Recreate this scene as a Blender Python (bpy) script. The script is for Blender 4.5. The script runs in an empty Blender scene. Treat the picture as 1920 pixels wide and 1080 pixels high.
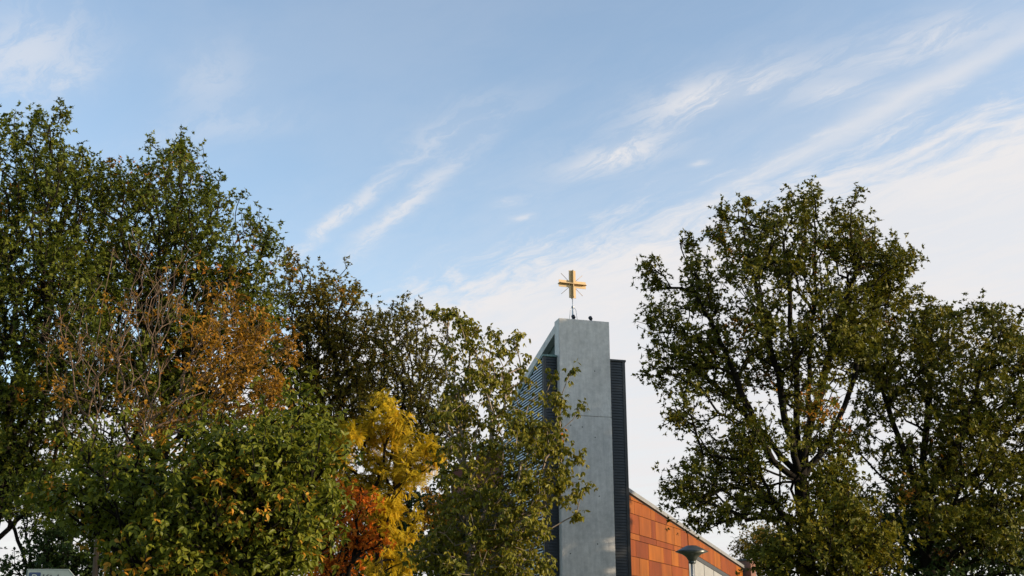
import bpy, bmesh, math
import numpy as np
from mathutils import Vector, Matrix, noise

# ------------------------------------------------------------------ camera
F = 2133.0                        # focal length in pixels of a 1920 wide picture
PITCH = math.radians(17.93)
CAM = np.array((0.0, 0.0, 1.6))
scene = bpy.context.scene
cam_d = bpy.data.cameras.new('camera')
cam_d.sensor_width = 36.0
cam_d.lens = F / 1920 * 36.0
cam_d.clip_start = 0.1
cam_d.clip_end = 3000
cam_o = bpy.data.objects.new('camera', cam_d)
scene.collection.objects.link(cam_o)
cam_o.location = CAM
cam_o.rotation_euler = (math.pi / 2 + PITCH, 0, 0)
scene.camera = cam_o


def ray(px, py):
    a = (px - 960) / F
    b = (540 - py) / F
    return np.array((a, math.cos(PITCH) - b * math.sin(PITCH), math.sin(PITCH) + b * math.cos(PITCH)))


def at(px, py, Y):
    d = ray(px, py)
    return CAM + d * (Y / d[1])


def project(p):
    q = np.asarray(p, float) - CAM
    t = q[..., 1] * math.cos(PITCH) + q[..., 2] * math.sin(PITCH)
    v = -q[..., 1] * math.sin(PITCH) + q[..., 2] * math.cos(PITCH)
    return 960 + F * q[..., 0] / t, 540 - F * v / t


# ------------------------------------------------------------------ sky, sun, exposure
SUN_AZ = math.radians(100)         # clockwise from +Y, seen from above
SUN_EL = math.radians(13)
sun_d = bpy.data.lights.new('sun', 'SUN')
sun_d.energy = 4.6
sun_d.angle = math.radians(0.6)
sun_d.color = (1.0, 0.80, 0.56)
sun_o = bpy.data.objects.new('sun', sun_d)
scene.collection.objects.link(sun_o)
to_sun = Vector((math.sin(SUN_AZ) * math.cos(SUN_EL), math.cos(SUN_AZ) * math.cos(SUN_EL), math.sin(SUN_EL)))
sun_o.rotation_euler = to_sun.to_track_quat('Z', 'Y').to_euler()
sun_o.location = to_sun * 200

world = bpy.data.worlds.new('World')
scene.world = world
world.use_nodes = True
wn = world.node_tree.nodes
wl = world.node_tree.links
wn.clear()


def wmath(op, a, b=None, c=None, clamp=False):
    n = wn.new('ShaderNodeMath')
    n.operation = op
    n.use_clamp = clamp
    for i, v in enumerate((a, b, c)):
        if v is None:
            continue
        if isinstance(v, (int, float)):
            n.inputs[i].default_value = v
        else:
            wl.new(v, n.inputs[i])
    return n.outputs[0]


def wsmooth(v, lo, hi):
    n = wn.new('ShaderNodeMapRange')
    n.interpolation_type = 'SMOOTHSTEP'
    n.inputs['From Min'].default_value = lo
    n.inputs['From Max'].default_value = hi
    wl.new(v, n.inputs['Value'])
    return n.outputs['Result']


sky = wn.new('ShaderNodeTexSky')
sky.sky_type = 'NISHITA'
sky.sun_disc = False
sky.sun_elevation = SUN_EL
sky.sun_rotation = SUN_AZ
sky.altitude = 50
sky.air_density = 1.0
sky.dust_density = 0.6
sky.ozone_density = 1.0
tc = wn.new('ShaderNodeTexCoord')
sep = wn.new('ShaderNodeSeparateXYZ')
wl.new(tc.outputs['Generated'], sep.inputs[0])
zc = wmath('MAXIMUM', sep.outputs['Z'], 0.03)
U = wmath('DIVIDE', sep.outputs['X'], zc)
V = wmath('DIVIDE', sep.outputs['Y'], zc)
uv1 = wn.new('ShaderNodeCombineXYZ')          # a point of the high cloud layer
wl.new(U, uv1.inputs[0])
wl.new(V, uv1.inputs[1])
uv1.inputs[2].default_value = 1.0


def wdot(vec, const):
    n = wn.new('ShaderNodeVectorMath')
    n.operation = 'DOT_PRODUCT'
    wl.new(vec, n.inputs[0])
    n.inputs[1].default_value = const
    return n.outputs['Value']


def wnoise(vec, rows, scale, detail=6, rough=0.6, dist=0.0):
    """noise stretched along the wind: rows = two (a,b,c) affine rows over (u,v,1)"""
    cmb = wn.new('ShaderNodeCombineXYZ')
    for i, r in enumerate(rows):
        wl.new(wdot(vec, r), cmb.inputs[i])
    n = wn.new('ShaderNodeTexNoise')
    n.noise_dimensions = '2D'
    n.inputs['Scale'].default_value = scale
    n.inputs['Detail'].default_value = detail
    n.inputs['Roughness'].default_value = rough
    n.inputs['Distortion'].default_value = dist
    wl.new(cmb.outputs[0], n.inputs['Vector'])
    return n.outputs['Fac']


def uvp(px, py):
    d = ray(px, py)
    return np.array((d[0] / d[2], d[1] / d[2]))


# gentle warp of the cloud layer so that no edge is straight
wv = wn.new('ShaderNodeTexNoise')
wv.noise_dimensions = '2D'
wv.inputs['Scale'].default_value = 2.2
wv.inputs['Detail'].default_value = 5
wv.inputs['Roughness'].default_value = 0.62
wl.new(uv1.outputs[0], wv.inputs['Vector'])
wsub = wn.new('ShaderNodeVectorMath')
wsub.operation = 'SUBTRACT'
wl.new(wv.outputs['Color'], wsub.inputs[0])
wsub.inputs[1].default_value = (0.5, 0.5, 0.5)
wmul = wn.new('ShaderNodeVectorMath')
wmul.operation = 'MULTIPLY'
wl.new(wsub.outputs[0], wmul.inputs[0])
wmul.inputs[1].default_value = (0.13, 0.13, 0.0)
wadd = wn.new('ShaderNodeVectorMath')
wl.new(uv1.outputs[0], wadd.inputs[0])
wl.new(wmul.outputs[0], wadd.inputs[1])
UVW = wadd.outputs[0]


def affine(p0, p1, hw):
    """rows mapping the cloud layer to (along, across), +-1 at the ends and half width"""
    q0, q1 = uvp(*p0), uvp(*p1)
    c = (q0 + q1) / 2
    ax = (q1 - q0) / 2
    m0 = (np.array(p0) + np.array(p1)) / 2
    d = np.array(p1, float) - np.array(p0, float)
    nrm = np.array((-d[1], d[0])) / np.hypot(*d)
    bx = uvp(*(m0 + nrm * hw)) - c
    M = np.linalg.inv(np.array((ax, bx)).T)
    t = -M @ c
    return (M[0, 0], M[0, 1], t[0]), (M[1, 0], M[1, 1], t[1])


def blob(p0, p1, hw, vec=None):
    ra, rb = affine(p0, p1, hw)
    v = vec or UVW
    a = wdot(v, ra)
    b = wdot(v, rb)
    r2 = wmath('ADD', wmath('MULTIPLY', a, a), wmath('MULTIPLY', b, b))
    return wmath('POWER', 0.30, r2), (ra, rb)


# fibres: noise stretched along the direction of the streaks
ra, rb = affine((900, 600), (1700, 230), 60)
fib_fine = wnoise(UVW, (tuple(np.array(ra) * 1.6), tuple(np.array(rb) * 1.0)), 2.3, 9, 0.68, 0.35)
fib_wide = wnoise(UVW, (tuple(np.array(ra) * 1.2), tuple(np.array(rb) * 0.5)), 0.8, 6, 0.6, 0.2)
fine = wsmooth(fib_fine, 0.40, 0.60)
wide = wsmooth(fib_wide, 0.34, 0.68)

masks = []
# the white bank in the lower right: everything past a line on the cloud layer
q0, q1 = uvp(740, 585), uvp(1920, 225)
d = (q1 - q0) / np.linalg.norm(q1 - q0)
nb = np.array((-d[1], d[0]))
if nb @ (uvp(1700, 700) - q0) < 0:
    nb = -nb
bank_s = wdot(UVW, (nb[0], nb[1], -float(nb @ q0)))
bank_s = wmath('ADD', bank_s, wmath('MULTIPLY', wmath('SUBTRACT', fib_fine, 0.5), 0.75))
bank = wsmooth(bank_s, -0.22, 0.18)
bank = wmath('MULTIPLY', bank, wmath('ADD', 0.80, wmath('ADD', wmath('MULTIPLY', wide, 0.12), wmath('MULTIPLY', fine, 0.08))))
masks.append(bank)
veil = wmath('MULTIPLY', wsmooth(wmath('ADD', bank_s, 0.0), -0.9, 0.3), 0.24)
masks.append(veil)
# a broad old vapour trail over the bank
b_, _ = blob((1330, 385), (2150, -60), 26)
masks.append(wmath('MULTIPLY', b_, wmath('ADD', 0.50, wmath('MULTIPLY', wide, 0.18))))
# torn wisps
for p0, p1, hw, amp in (((1190, 228), (1500, 125), 38, 1.0), ((1050, 322), (1250, 262), 26, 1.0),
                        ((1480, 190), (1640, 165), 22, 0.6), ((1560, 130), (1900, 20), 40, 0.62),
                        ((930, 385), (990, 372), 9, 0.5), ((1290, 302), (1325, 296), 7, 0.6),
                        ((960, 412), (1005, 404), 7, 0.6)):
    b_, _ = blob(p0, p1, hw)
    masks.append(wmath('MULTIPLY', wmath('MULTIPLY', b_, wmath('ADD', 0.30, wmath('MULTIPLY', fine, 0.62))), amp))
# long faint streaks on the left
for p0, p1, hw, amp in (((520, 500), (780, 300), 16, 0.75), ((650, 490), (900, 270), 20, 0.70),
                        ((760, 300), (960, 190), 34, 0.30), ((-80, 150), (170, 60), 90, 0.55),
                        ((40, 190), (180, 120), 26, 0.35), ((330, 230), (470, 90), 60, 0.26),
                        ((230, 270), (560, 225), 26, 0.22)):
    b_, _ = blob(p0, p1, hw)
    masks.append(wmath('MULTIPLY', wmath('MULTIPLY', b_, wmath('ADD', 0.35, wmath('MULTIPLY', fine, 0.65))), amp))
# faint high veil all over the sky
masks.append(wmath('ADD', 0.07, wmath('MULTIPLY', wide, 0.07)))
clear = None
for m in masks:
    k = wmath('SUBTRACT', 1.0, m, clamp=True)
    clear = k if clear is None else wmath('MULTIPLY', clear, k)
cover = wmath('SUBTRACT', 1.0, clear, clamp=True)
mixc = wn.new('ShaderNodeMix')
mixc.data_type = 'RGBA'
wl.new(cover, mixc.inputs[0])
wl.new(sky.outputs[0], mixc.inputs[6])
mixc.inputs[7].default_value = (2.82, 2.76, 2.78, 1)
bg = wn.new('ShaderNodeBackground')
bg.inputs['Strength'].default_value = 0.150
wl.new(mixc.outputs[2], bg.inputs['Color'])
wo = wn.new('ShaderNodeOutputWorld')
wl.new(bg.outputs[0], wo.inputs['Surface'])

scene.view_settings.view_transform = 'Standard'
scene.view_settings.look = 'None'
scene.view_settings.exposure = 1.0
scene.view_settings.gamma = 1.0
scene.view_settings.use_curve_mapping = False
scene.cycles.max_bounces = 6
scene.cycles.use_denoising = True


# ------------------------------------------------------------------ materials
def new_mat(name):
    m = bpy.data.materials.new(name)
    m.use_nodes = True
    nt = m.node_tree
    return m, nt, nt.nodes['Principled BSDF']


def surface(name, col, rough=0.7, var=0.25, scale=6.0, metallic=0.0, bump=0.0, col2=None, detail=5, stretch=(1, 1, 1), spec=0.5):
    m, nt, b = new_mat(name)
    t = nt.nodes.new('ShaderNodeTexCoord')
    mp = nt.nodes.new('ShaderNodeMapping')
    mp.inputs['Scale'].default_value = stretch
    nt.links.new(t.outputs['Object'], mp.inputs[0])
    n = nt.nodes.new('ShaderNodeTexNoise')
    n.inputs['Scale'].default_value = scale
    n.inputs['Detail'].default_value = detail
    n.inputs['Roughness'].default_value = 0.65
    nt.links.new(mp.outputs[0], n.inputs['Vector'])
    r = nt.nodes.new('ShaderNodeValToRGB')
    c = np.array(col)
    lo = c * (1 - var)
    hi = np.array(col2) if col2 is not None else np.clip(c * (1 + var), 0, 1)
    r.color_ramp.elements[0].position = 0.3
    r.color_ramp.elements[1].position = 0.7
    r.color_ramp.elements[0].color = (*lo, 1)
    r.color_ramp.elements[1].color = (*hi, 1)
    nt.links.new(n.outputs['Fac'], r.inputs[0])
    nt.links.new(r.outputs[0], b.inputs['Base Color'])
    b.inputs['Roughness'].default_value = rough
    b.inputs['Metallic'].default_value = metallic
    b.inputs['Specular IOR Level'].default_value = spec
    if bump:
        bp = nt.nodes.new('ShaderNodeBump')
        bp.inputs['Strength'].default_value = bump
        bp.inputs['Distance'].default_value = 0.02
        nt.links.new(n.outputs['Fac'], bp.inputs['Height'])
        nt.links.new(bp.outputs[0], b.inputs['Normal'])
    return m


def concrete():
    m, nt, b = new_mat('concrete')
    N, L = nt.nodes, nt.links
    t = N.new('ShaderNodeTexCoord')

    def noise_(scale, stretch, detail=6, rough=0.65):
        mp = N.new('ShaderNodeMapping')
        mp.inputs['Scale'].default_value = stretch
        L.new(t.outputs['Object'], mp.inputs[0])
        n = N.new('ShaderNodeTexNoise')
        n.inputs['Scale'].default_value = scale
        n.inputs['Detail'].default_value = detail
        n.inputs['Roughness'].default_value = rough
        L.new(mp.outputs[0], n.inputs['Vector'])
        return n.outputs['Fac']

    def ramp(f, p0, c0, p1, c1):
        r = N.new('ShaderNodeValToRGB')
        r.color_ramp.elements[0].position = p0
        r.color_ramp.elements[1].position = p1
        r.color_ramp.elements[0].color = (*c0, 1)
        r.color_ramp.elements[1].color = (*c1, 1)
        L.new(f, r.inputs[0])
        return r.outputs[0]

    def mul(a, c, f=1.0):
        x = N.new('ShaderNodeMix')
        x.data_type = 'RGBA'
        x.blend_type = 'MULTIPLY'
        x.inputs[0].default_value = f
        L.new(a, x.inputs[6])
        L.new(c, x.inputs[7])
        return x.outputs[2]

    blotch = noise_(0.9, (1, 1, 0.8), 8, 0.7)
    base = ramp(blotch, 0.28, (0.535, 0.51, 0.485), 0.74, (0.72, 0.69, 0.66))
    streak = noise_(2.2, (2.4, 2.4, 0.30), 8)
    base = mul(base, ramp(streak, 0.30, (0.78, 0.79, 0.80), 0.66, (1.04, 1.04, 1.04)))
    mott = noise_(4.5, (1, 1, 1), 7, 0.7)
    base = mul(base, ramp(mott, 0.34, (0.82, 0.82, 0.82), 0.64, (1.05, 1.05, 1.05)))
    pits = noise_(26.0, (1, 1, 1), 4)
    base = mul(base, ramp(pits, 0.24, (0.6, 0.6, 0.6), 0.42, (1, 1, 1)))
    fine_ = noise_(90.0, (1, 1, 1), 3)
    base = mul(base, ramp(fine_, 0.3, (0.82, 0.82, 0.82), 0.7, (1.05, 1.05, 1.05)))
    L.new(base, b.inputs['Base Color'])
    b.inputs['Roughness'].default_value = 0.85
    bp = N.new('ShaderNodeBump')
    bp.inputs['Strength'].default_value = 0.25
    bp.inputs['Distance'].default_value = 0.02
    L.new(pits, bp.inputs['Height'])
    L.new(bp.outputs[0], b.inputs['Normal'])
    return m


def brick_mat(name, c1, c2, mortar, rot=False):
    m, nt, b = new_mat(name)
    N, L = nt.nodes, nt.links
    t = N.new('ShaderNodeTexCoord')
    s = N.new('ShaderNodeSeparateXYZ')
    L.new(t.outputs['Object'], s.inputs[0])
    ad = N.new('ShaderNodeMath')
    L.new(s.outputs[0], ad.inputs[0])
    L.new(s.outputs[1], ad.inputs[1])
    c = N.new('ShaderNodeCombineXYZ')
    L.new(ad.outputs[0], c.inputs[0])
    L.new(s.outputs[2], c.inputs[1])
    k = N.new('ShaderNodeTexBrick')
    k.inputs['Color1'].default_value = (*c1, 1)
    k.inputs['Color2'].default_value = (*c2, 1)
    k.inputs['Mortar'].default_value = (*mortar, 1)
    k.inputs['Scale'].default_value = 1.0
    k.inputs['Mortar Size'].default_value = 0.008
    k.inputs['Brick Width'].default_value = 0.23
    k.inputs['Row Height'].default_value = 0.075
    L.new(c.outputs[0], k.inputs['Vector'])
    L.new(k.outputs['Color'], b.inputs['Base Color'])
    b.inputs['Roughness'].default_value = 0.9
    return m


def foliage(name, stops, trans=0.35, rough=0.5, gain=1.08):
    """leaf colours by the per-leaf attribute tint; stops = [(pos, rgb)]"""
    m, nt, b = new_mat(name)
    N, L = nt.nodes, nt.links
    a = N.new('ShaderNodeAttribute')
    a.attribute_name = 'tint'
    r = N.new('ShaderNodeValToRGB')
    e = r.color_ramp.elements
    e[0].position, e[0].color = stops[0][0], (*[min(1, v * gain) for v in stops[0][1]], 1)
    e[1].position, e[1].color = stops[-1][0], (*[min(1, v * gain) for v in stops[-1][1]], 1)
    for p, c in stops[1:-1]:
        x = e.new(p)
        x.color = (*[min(1, v * gain) for v in c], 1)
    L.new(a.outputs['Fac'], r.inputs[0])
    L.new(r.outputs[0], b.inputs['Base Color'])
    b.inputs['Roughness'].default_value = rough
    b.inputs['Specular IOR Level'].default_value = 0.10
    tr = N.new('ShaderNodeBsdfTranslucent')
    g = N.new('ShaderNodeMix')
    g.data_type = 'RGBA'
    g.blend_type = 'MULTIPLY'
    g.inputs[0].default_value = 1.0
    L.new(r.outputs[0], g.inputs[6])
    g.inputs[7].default_value = (1.35, 1.25, 0.7, 1)
    L.new(g.outputs[2], tr.inputs['Color'])
    mx = N.new('ShaderNodeMixShader')
    mx.inputs[0].default_value = trans
    L.new(b.outputs[0], mx.inputs[1])
    L.new(tr.outputs[0], mx.inputs[2])
    L.new(mx.outputs[0], N['Material Output'].inputs['Surface'])
    return m


M = {}
M['concrete'] = concrete()
M['ground'] = surface('ground_grass', (0.06, 0.085, 0.03), 0.95, 0.4, 0.7, bump=0.4)
M['dark_board'] = surface('dark_board', (0.017, 0.021, 0.025), 0.6, 0.35, 3.0, stretch=(1, 1, 6))
M['dark_trim'] = surface('dark_trim', (0.012, 0.014, 0.017), 0.5, 0.3, 4.0)
M['gap'] = surface('dark_backing', (0.010, 0.013, 0.017), 0.9, 0.2, 4.0)
M['louvre'] = surface('louvre_metal', (0.27, 0.31, 0.34), 0.42, 0.18, 2.0, metallic=0.3, stretch=(4, 0.5, 4))
M['recess'] = surface('green_recess', (0.035, 0.06, 0.06), 0.8, 0.35, 2.0)
M['copper'] = surface('copper_flashing', (0.11, 0.19, 0.185), 0.6, 0.25, 5.0)
M['zinc'] = surface('zinc_edge', (0.15, 0.155, 0.16), 0.5, 0.2, 3.0, metallic=0.2)
M['gold'] = surface('gilded_metal', (0.50, 0.345, 0.175), 0.42, 0.10, 3.0, metallic=0.25)
M['bronze'] = surface('bronze_rod', (0.30, 0.19, 0.08), 0.5, 0.1, 5.0)
M['steel'] = surface('galvanised_steel', (0.40, 0.42, 0.44), 0.4, 0.15, 9.0, metallic=0.6)
M['lamp_metal'] = surface('lamp_metal', (0.06, 0.07, 0.075), 0.38, 0.15, 6.0, metallic=0.5)
M['lamp_glass'] = surface('lamp_diffuser', (0.055, 0.06, 0.055), 0.3, 0.1, 6.0)
M['black'] = surface('black_plastic', (0.008, 0.010, 0.020), 0.5, 0.2, 8.0)
M['render'] = surface('grey_render', (0.30, 0.29, 0.27), 0.8, 0.2, 1.5)
M['pane'] = surface('pale_panel', (0.20, 0.20, 0.19), 0.35, 0.10, 1.2)
M['roof'] = surface('roof_felt', (0.07, 0.075, 0.08), 0.9, 0.2, 3.0)
M['brick'] = brick_mat('red_brick', (0.13, 0.026, 0.012), (0.09, 0.018, 0.010), (0.07, 0.035, 0.024))
M['brick2'] = brick_mat('brown_brick', (0.20, 0.085, 0.055), (0.14, 0.06, 0.042), (0.15, 0.11, 0.09))
M['sign'] = surface('sign_sheet', (0.16, 0.20, 0.20), 0.45, 0.12, 14.0)
M['sign_rim'] = surface('sign_rim', (0.03, 0.06, 0.065), 0.5, 0.2, 10.0)
M['sign_blue'] = surface('sign_blue', (0.012, 0.028, 0.085), 0.45, 0.15, 10.0)
M['sign_white'] = surface('sign_white', (0.22, 0.26, 0.26), 0.45, 0.1, 10.0)
M['sign_black'] = surface('sign_black', (0.012, 0.014, 0.016), 0.5, 0.1, 10.0)
M['bark'] = surface('grey_bark', (0.011, 0.009, 0.007), 0.95, 0.4, 5.0, bump=0.6, stretch=(3, 3, 0.6), spec=0.1)
M['bark_pale'] = surface('pale_bark', (0.085, 0.052, 0.030), 0.85, 0.4, 5.0, stretch=(3, 3, 0.6))
M['bark_cherry'] = surface('cherry_bark', (0.15, 0.115, 0.085), 0.6, 0.4, 6.0, stretch=(1, 1, 5))
ORANGE = {}
for nm, c in (('panel_bright', (0.52, 0.165, 0.020)), ('panel_mid', (0.44, 0.122, 0.016)), ('panel_deep', (0.37, 0.085, 0.012)),
              ('panel_brown', (0.30, 0.065, 0.012)), ('panel_pale', (0.46, 0.14, 0.028))):
    ORANGE[nm] = surface(nm, tuple(np.array(c) * np.array((0.355, 0.32, 0.085))), 0.55, 0.32, 0.9, stretch=(1.4, 1.4, 0.35), spec=0.12)
    # every panel carries its own tone

# leaf palettes
M['oak'] = foliage('oak_leaf', [(0.0, (0.034, 0.048, 0.008)), (0.45, (0.067, 0.085, 0.011)), (0.75, (0.112, 0.112, 0.014)), (0.90, (0.17, 0.105, 0.017)), (1.0, (0.42, 0.15, 0.020))], 0.30)
M['oak_dark'] = foliage('oak_leaf_dark', [(0.0, (0.042, 0.049, 0.007)), (0.5, (0.078, 0.081, 0.009)), (0.8, (0.140, 0.120, 0.013)), (0.92, (0.16, 0.10, 0.016)), (1.0, (0.46, 0.17, 0.022))], 0.22)
M['oak_brown'] = foliage('oak_leaf_brown', [(0.0, (0.050, 0.055, 0.010)), (0.45, (0.100, 0.088, 0.014)), (0.75, (0.19, 0.115, 0.018)), (1.0, (0.28, 0.135, 0.022))], 0.30)
M['rust'] = foliage('rust_leaf', [(0.0, (0.075, 0.050, 0.010)), (0.4, (0.165, 0.085, 0.013)), (0.75, (0.28, 0.145, 0.018)), (1.0, (0.09, 0.085, 0.014))], 0.38)
M['beech'] = foliage('green_leaf', [(0.0, (0.044, 0.058, 0.008)), (0.4, (0.090, 0.106, 0.012)), (0.72, (0.165, 0.158, 0.018)), (0.88, (0.25, 0.165, 0.022)), (1.0, (0.40, 0.18, 0.022))], 0.34, 0.42)
M['locust'] = foliage('yellow_leaf', [(0.0, (0.13, 0.13, 0.014)), (0.4, (0.34, 0.26, 0.018)), (0.75, (0.48, 0.34, 0.021)), (1.0, (0.42, 0.26, 0.018))], 0.45)
M['maple'] = foliage('red_leaf', [(0.0, (0.20, 0.045, 0.010)), (0.5, (0.40, 0.105, 0.015)), (0.85, (0.50, 0.18, 0.018)), (1.0, (0.14, 0.10, 0.018))], 0.42)
M['cherry'] = foliage('cherry_leaf', [(0.0, (0.060, 0.068, 0.010)), (0.4, (0.115, 0.115, 0.015)), (0.72, (0.195, 0.165, 0.022)), (0.9, (0.23, 0.125, 0.024)), (1.0, (0.36, 0.13, 0.022))], 0.30, 0.38)
M['shrub'] = foliage('shrub_leaf', [(0.0, (0.020, 0.036, 0.012)), (0.5, (0.034, 0.056, 0.016)), (0.85, (0.055, 0.075, 0.020)),
                                    (1.0, (0.17, 0.075, 0.02))], 0.22)


# ------------------------------------------------------------------ object helpers
C = scene.collection


def tag(o, label=None, cat=None, group=None, kind=None):
    for k, v in (('label', label), ('category', cat), ('group', group), ('kind', kind)):
        if v:
            o[k] = v
    return o


def thing(name, loc, rz, label, cat, group=None):
    o = bpy.data.objects.new(name, None)
    C.objects.link(o)
    o.empty_display_size = 0.3
    o.location = loc
    o.rotation_euler = (0, 0, rz)
    return tag(o, label, cat, group)


def link(name, me, mat, parent=None, kind=None):
    if mat is not None and not me.materials:
        me.materials.append(mat)
    o = bpy.data.objects.new(name, me)
    C.objects.link(o)
    if parent is not None:
        o.parent = parent
    if kind:
        o['kind'] = kind
    return o


def prism(name, poly, y0, y1, mat, parent, bevel=0.0, axis='y'):
    """poly = [(x, z)] counter-clockwise seen from -y, extruded from y0 to y1"""
    bm = bmesh.new()
    if axis == 'y':
        f = [bm.verts.new((x, y0, z)) for x, z in poly]
        g = [bm.verts.new((x, y1, z)) for x, z in poly]
    else:                                       # poly = [(y, z)], extruded along x
        f = [bm.verts.new((y0, x, z)) for x, z in poly]
        g = [bm.verts.new((y1, x, z)) for x, z in poly]
    n = len(poly)
    bm.faces.new(f)
    bm.faces.new(list(reversed(g)))
    for i in range(n):
        bm.faces.new((f[i], g[i], g[(i + 1) % n], f[(i + 1) % n]))
    bmesh.ops.recalc_face_normals(bm, faces=bm.faces)
    if bevel:
        bmesh.ops.bevel(bm, geom=list(bm.edges), offset=bevel, segments=2, affect='EDGES')
    me = bpy.data.meshes.new(name)
    bm.to_mesh(me)
    bm.free()
    return link(name, me, mat, parent)


def box(name, x0, x1, y0, y1, z0, z1, mat, parent, bevel=0.0):
    return prism(name, [(x0, z0), (x1, z0), (x1, z1), (x0, z1)], y0, y1, mat, parent, bevel)


def tube_mesh(name, pts, radii, sides=8, caps=True):
    bm = bmesh.new()
    rings = []
    for i, p in enumerate(pts):
        p = Vector(p)
        a = Vector(pts[max(i - 1, 0)])
        b = Vector(pts[min(i + 1, len(pts) - 1)])
        d = (b - a).normalized()
        s = d.cross(Vector((0.31, 0.2, 0.93)))
        if s.length < 1e-3:
            s = d.cross(Vector((1, 0, 0)))
        s.normalize()
        t = d.cross(s)
        rings.append([bm.verts.new(p + (s * math.cos(k * 2 * math.pi / sides) + t * math.sin(k * 2 * math.pi / sides)) * radii[i]) for k in range(sides)])
    for i in range(len(rings) - 1):
        for k in range(sides):
            bm.faces.new((rings[i][k], rings[i][(k + 1) % sides], rings[i + 1][(k + 1) % sides], rings[i + 1][k])).smooth = True
    if caps:
        bm.faces.new(list(reversed(rings[0])))
        bm.faces.new(rings[-1])
    bmesh.ops.recalc_face_normals(bm, faces=bm.faces)
    me = bpy.data.meshes.new(name)
    bm.to_mesh(me)
    bm.free()
    return me


def lathe_mesh(name, prof, sides=40):
    bm = bmesh.new()
    rings = []
    for r, z in prof:
        rings.append([bm.verts.new((max(r, 1e-4) * math.cos(k * 2 * math.pi / sides), max(r, 1e-4) * math.sin(k * 2 * math.pi / sides), z)) for k in range(sides)])
    for i in range(len(rings) - 1):
        for k in range(sides):
            bm.faces.new((rings[i][k], rings[i][(k + 1) % sides], rings[i + 1][(k + 1) % sides], rings[i + 1][k])).smooth = True
    bm.faces.new(list(reversed(rings[0])))
    bm.faces.new(rings[-1])
    bmesh.ops.recalc_face_normals(bm, faces=bm.faces)
    me = bpy.data.meshes.new(name)
    bm.to_mesh(me)
    bm.free()
    return me


def solve(fn, target, lo, hi):
    up = fn(hi) > fn(lo)
    for _ in range(50):
        m = (lo + hi) / 2
        if (fn(m) < target) == up:
            lo = m
        else:
            hi = m
    return (lo + hi) / 2


# ------------------------------------------------------------------ ground
bm = bmesh.new()
bmesh.ops.create_grid(bm, x_segments=24, y_segments=24, size=900)
me = bpy.data.meshes.new('ground')
bm.to_mesh(me)
bm.free()
tag(link('ground', me, M['ground']), 'mown grass ground around the church', 'ground', kind='structure')
GZ = 0.0

# ------------------------------------------------------------------ the tower
T_YAW = math.radians(16)
E1 = np.array((math.cos(T_YAW), math.sin(T_YAW), 0))
E2 = np.array((-math.sin(T_YAW), math.cos(T_YAW), 0))
P0 = at(1048, 596, 46.0)
ZT = P0[2]
T0 = np.array((P0[0], P0[1], 0.0))


def tower_pt(x, y, z):
    return T0 + E1 * x + E2 * y + np.array((0, 0, z))


W = solve(lambda w: project(tower_pt(w, 0, ZT))[0], 1142, 0.5, 5)
WL = -solve(lambda w: -project(tower_pt(-w, 0.35, ZT - 1.6))[0], -1019, 0.1, 3)
WR = solve(lambda w: project(tower_pt(w, 0.35, ZT - 1.6))[0], 1170, W, 5)
ZW = solve(lambda z: -project(tower_pt(WL, 0.35, z))[1], -667, 8, ZT)
ZJ = solve(lambda z: -project(tower_pt(0, 0, z))[1], -777, 5, ZT)
SL = 0.245                                    # fall of the roof towards the back
DEPTH = 6.3
tower = thing('church_tower', T0, T_YAW, 'tall pale concrete church tower with dark boarded wings and sloping top', 'tower')
box('concrete_pier', 0, W, 0, 0.62, 0, ZJ - 0.005, M['concrete'], tower, 0.012)
box('concrete_pier', 0, W, 0, 0.62, ZJ + 0.005, ZT, M['concrete'], tower, 0.012)
box('joint_filler', 0.02, W - 0.02, 0.02, 0.6, ZJ - 0.004, ZJ + 0.004, M['gap'], tower)
for (hx, hz) in ((0.28, 2.2), (1.55, 2.2), (0.95, 4.6), (0.45, 4.55), (1.5, 5.0), (0.3, 6.9), (1.62, 7.4), (1.5, 9.3), (0.35, 9.7)):
    me = bpy.data.meshes.get('tie_hole') or tube_mesh('tie_hole', [(0, -0.003, 0), (0, 0.02, 0)], [0.026, 0.026], 12)
    o = link('tie_hole', me, M['dark_trim'], tower)
    o.location = (hx, 0, ZT - hz)
# sloping concrete roof beam running back from the pier
prism('roof_slab', [(0.622, ZT - 0.004 - SL * 0.622), (DEPTH + 1.2, ZT - SL * (DEPTH + 1.2)), (DEPTH + 1.2, ZT - SL * (DEPTH + 1.2) - 0.36),
                    (0.622, ZT - SL * 0.622 - 0.36)], 0.003, W - 0.003, M['concrete'], tower, axis='x')
# recessed core between the wings
prism('core_wall', [(0.623, 0.0), (DEPTH + 0.9, 0.0), (DEPTH + 0.9, ZT - SL * (DEPTH + 0.9) - 0.37), (0.623, ZT - SL * 0.623 - 0.37)],
      0.28, W - 0.28, M['recess'], tower, axis='x')
PITCHB = 0.118
Z_LOW = 3.6


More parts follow.
